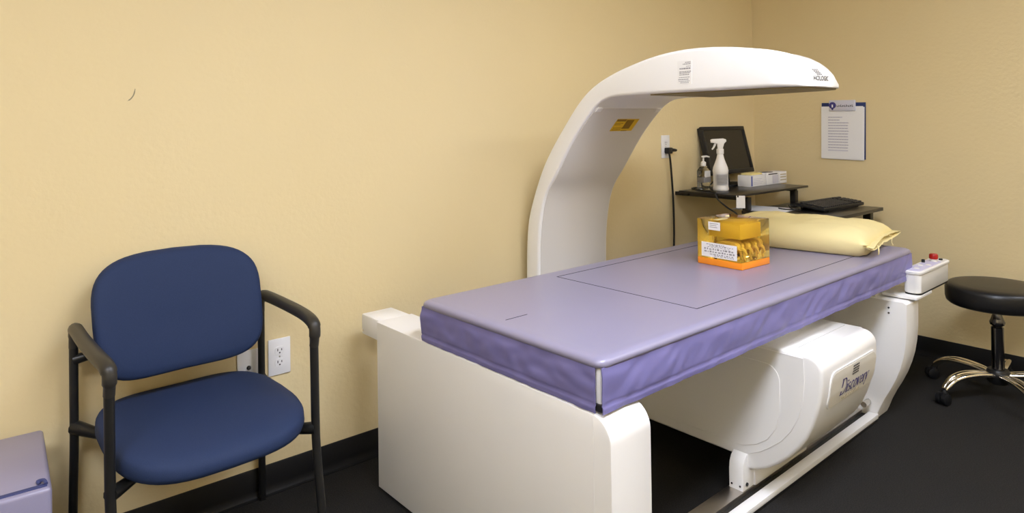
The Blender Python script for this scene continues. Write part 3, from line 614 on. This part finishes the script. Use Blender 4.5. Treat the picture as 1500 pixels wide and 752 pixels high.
cl = G().box(-0.078, 0.074, -0.020, -0.006, 0.118, 0.183, 0.004, mtx=cbm).build('clip', 'paperlav', CB)
g = G(); g.loft([[Vector((-0.056+0.021*math.cos(a/20*2*PI), y, 0.152+0.020*math.sin(a/20*2*PI))) for a in range(20)] for y in (-0.0212, -0.0199)], mtx=cbm); g.box(-0.061, -0.051, -0.0212, -0.0199, 0.124, 0.136, mtx=cbm)
g.build('clip_emblem', 'inkblue', cl)
g = G(); g.box(-0.060, -0.052, -0.0218, -0.0211, 0.140, 0.157, mtx=cbm); g.build('clip_emblem', 'paper', cl)
g = G(); x = -0.030
for k in range(9):
    g.box(x, x+0.003, -0.0208, -0.0199, 0.143, 0.152+0.002*(k % 3), mtx=cbm); g.box(x, x+0.008, -0.0208, -0.0199, 0.143+0.004*(k % 2), 0.146+0.004*(k % 2), mtx=cbm); x += 0.0108
g.build('clip_lettering', 'ink', cl)

# ------------------------------------------------------------------ blue guest chair
CH = thing('guest_chair', 'navy blue upholstered armchair with a black tubular frame against the wall', 'chair', (0.256, -3.513, 0), math.radians(2))
# local axes: +x faces the room
def sup(a, b, n_, t):                                             # superellipse point
    c, s_ = math.cos(t), math.sin(t); return (a*math.copysign(abs(c)**(2/n_), c), b*math.copysign(abs(s_)**(2/n_), s_))
def pad(fn, levels, n=56):                                        # cushion: outline scaled by e at height d
    return [[fn(t/n*2*PI, e, d) for t in range(n)] for e, d in levels]
lv = [(0.90, -0.036), (0.955, -0.034), (0.985, -0.026), (1.0, -0.010), (0.995, 0.006), (0.975, 0.018), (0.93, 0.027), (0.82, 0.034), (0.6, 0.038), (0.3, 0.040), (0.02, 0.0405)]
def seat(t, e, d):
    px, py = sup(0.272, 0.250, 3.8, t); px *= e; py *= e
    if px > 0: px *= 1 + 0.07*(1-(py/0.262)**2)
    else: py *= 1 - 0.10*(px/0.272)**2
    drop = -0.018*max(0, px/0.27)**3 + 0.012*(py/0.262)**2*(1 if d > 0 else 0)
    return Vector((px + 0.035, py, 0.452 + d*0.8 + drop))
G().loft(pad(seat, lv)).build('seat', 'navy', CH, angle=75)
def back(t, e, d):
    py, pz = sup(0.240, 0.174, 3.9, t); py *= e; pz *= e
    py *= 1 + 0.02*(pz/0.174)
    bx = 0.055*(py/0.247)**2                                      # wraps forward at the sides
    lean = -0.10*(pz/0.35)
    return Vector((-0.165 + bx + lean + d*0.9, py, 0.722 + pz + 0.012*(1-(py/0.247)**2)*(1 if pz > 0 else 0.2)))
G().loft(pad(back, lv)).build('backrest', 'navy', CH, angle=75)
for s_ in (-1, 1):
    w1, w2 = 0.273*s_, 0.264*s_
    # rear leg and upright, arm, front leg: one bent tube split at the arm pad
    G().tube(catmull([(-0.205, w1, 0.69), (-0.205, w1, 0.55), (-0.205, w1, 0.44), (-0.208, w1, 0.36), (-0.224, w1*1.02, 0.0)], 5), 0.0118, 12).build('rear_leg', 'blackmetal', CH)
    G().tube(catmull([(0.226, w2, 0.685), (0.229, w2, 0.55), (0.231, w2, 0.42), (0.240, w2, 0.32), (0.285, w2*1.02, 0.0)], 5), 0.0125, 12).build('front_leg', 'blackmetal', CH)
    G().tube(catmull([(-0.205, w1, 0.655), (-0.203, w1, 0.690), (-0.190, w1, 0.710), (-0.165, w1, 0.716), (-0.03, w1*1.01, 0.716), (0.13, w1, 0.714), (0.208, w2*1.01, 0.708), (0.232, w2, 0.694), (0.232, w2, 0.664), (0.227, w2, 0.64)], 5), [0.0125]*5+[0.014]*5+[0.0165]*5+[0.0185]*20+[0.0165]*5+[0.0135]*6, 14).build('armrest', 'armpad', CH)
    G().tube([(-0.205, w1, 0.425), (-0.12, w1*0.80, 0.415)], [0.020, 0.014], 10).build('seat_bracket', 'blackmetal', CH); G().tube([(0.231, w2, 0.40), (0.15, w2*0.70, 0.392)], [0.018, 0.013], 10).build('seat_bracket', 'blackmetal', CH)
    G().tube([(-0.205, w1, 0.62), (-0.19, w1*0.80, 0.63)], [0.016, 0.012], 10).build('back_bracket', 'blackmetal', CH)
    for x in (-0.224, 0.285): G().lathe([(0.0, 0), (0.0135, 0), (0.014, 0.012), (0.0, 0.013)], (x, w1*1.02 if x < 0 else w2*1.02, 0.0), 12).build('foot_cap', 'rubber', CH)
G().tube([(-0.12, -0.23, 0.412), (-0.12, 0.23, 0.412)], 0.012, 10).build('cross_bar', 'blackmetal', CH); G().tube([(0.15, -0.19, 0.392), (0.15, 0.19, 0.392)], 0.012, 10).build('cross_bar', 'blackmetal', CH)

# ------------------------------------------------------------------ foam positioning block
FB = thing('foam_block', 'lavender vinyl covered foam block on the carpet beside the blue chair', 'foam block', (0.265, -4.12, 0), math.radians(-2))
G().box(-0.195, 0.195, -0.24, 0.245, 0.0, 0.45, 0.010, 3).build('body', 'vinyl_sheen', FB)
G().box(0.170, 0.184, -0.24, 0.236, 0.4495, 0.4525, 0.001).build('strap', 'strap', FB)
G().tube(catmull([(0.165, 0.222, 0.452), (0.158, 0.218, 0.456), (0.164, 0.230, 0.458), (0.178, 0.234, 0.454)], 4), 0.004, 8).build('strap_end', 'strap', FB)

# ------------------------------------------------------------------ rolling stool
ST = thing('rolling_stool', 'round black padded rolling stool with a chrome five star base', 'stool', (1.425, -0.385, 0), 0)
G().lathe([(0.0, 0.425), (0.17, 0.425), (0.186, 0.428), (0.197, 0.438), (0.201, 0.455), (0.201, 0.495), (0.197, 0.510), (0.184, 0.519), (0.16, 0.523), (0.09, 0.526), (0.0, 0.527)], n=64).build('seat', 'leather', ST, angle=60)
G().lathe([(0.0, 0.414), (0.09, 0.414), (0.09, 0.425), (0, 0.425)], n=24).build('seat_plate', 'blackmetal', ST)
G().lathe([(0.0135, 0.30), (0.0135, 0.414)], n=16).build('gas_piston', 'darkchrome', ST)
G().lathe([(0.018, 0.332), (0.028, 0.338), (0.031, 0.350), (0.024, 0.368), (0.017, 0.390), (0.016, 0.41)], n=20).build('height_lever', 'darkchrome', ST)
G().lathe([(0.025, 0.085), (0.025, 0.325), (0.021, 0.330), (0.0, 0.330)], n=24).build('column', 'darkchrome', ST)
G().lathe([(0.0, 0.07), (0.038, 0.072), (0.046, 0.085), (0.046, 0.125), (0.040, 0.135), (0.0, 0.136)], n=24).build('hub', 'blackmetal', ST)
for k in range(5):
    a = math.radians(241 - 72*k); mr = Matrix.Rotation(a, 4, 'Z')
    g = G()
    for s_ in (-1, 1):
        g.tube([mr @ p for p in catmull([(0.04, 0.012*s_, 0.112), (0.11, 0.017*s_, 0.122), (0.18, 0.018*s_, 0.122), (0.235, 0.014*s_, 0.108), (0.270, 0.009*s_, 0.082), (0.282, 0.006*s_, 0.066)], 5)], 0.0115, 10)
    g.box(0.035, 0.07, -0.02, 0.02, 0.104, 0.124, 0.004, mtx=mr); g.box(0.20, 0.225, -0.013, 0.013, 0.107, 0.122, 0.003, mtx=mr)
    lg = g.build('base_arm', 'chrome', ST)
    mc = mr @ Matrix.Translation((0.295, 0, 0)) @ Matrix.Rotation(math.radians(40*k+15), 4, 'Z')
    g = G(); wh = [(0.0, -0.011), (0.022, -0.011), (0.026, -0.008), (0.026, 0.008), (0.022, 0.011), (0.0, 0.011)]
    for s_ in (-1, 1): g.lathe(wh, n=20, mtx=mc @ Matrix.Translation((0, 0.014*s_, 0.026)) @ Matrix.Rotation(PI/2, 4, 'X'))
    g.lathe([(0.006, 0.02), (0.016, 0.045), (0.016, 0.056), (0.010, 0.066), (0, 0.068)], n=14, mtx=mr @ Matrix.Translation((0.287, 0, 0)))
    g.box(-0.018, 0.02, -0.004, 0.004, 0.02, 0.056, 0.002, mtx=mc)
    g.build('caster', 'rubber', lg)
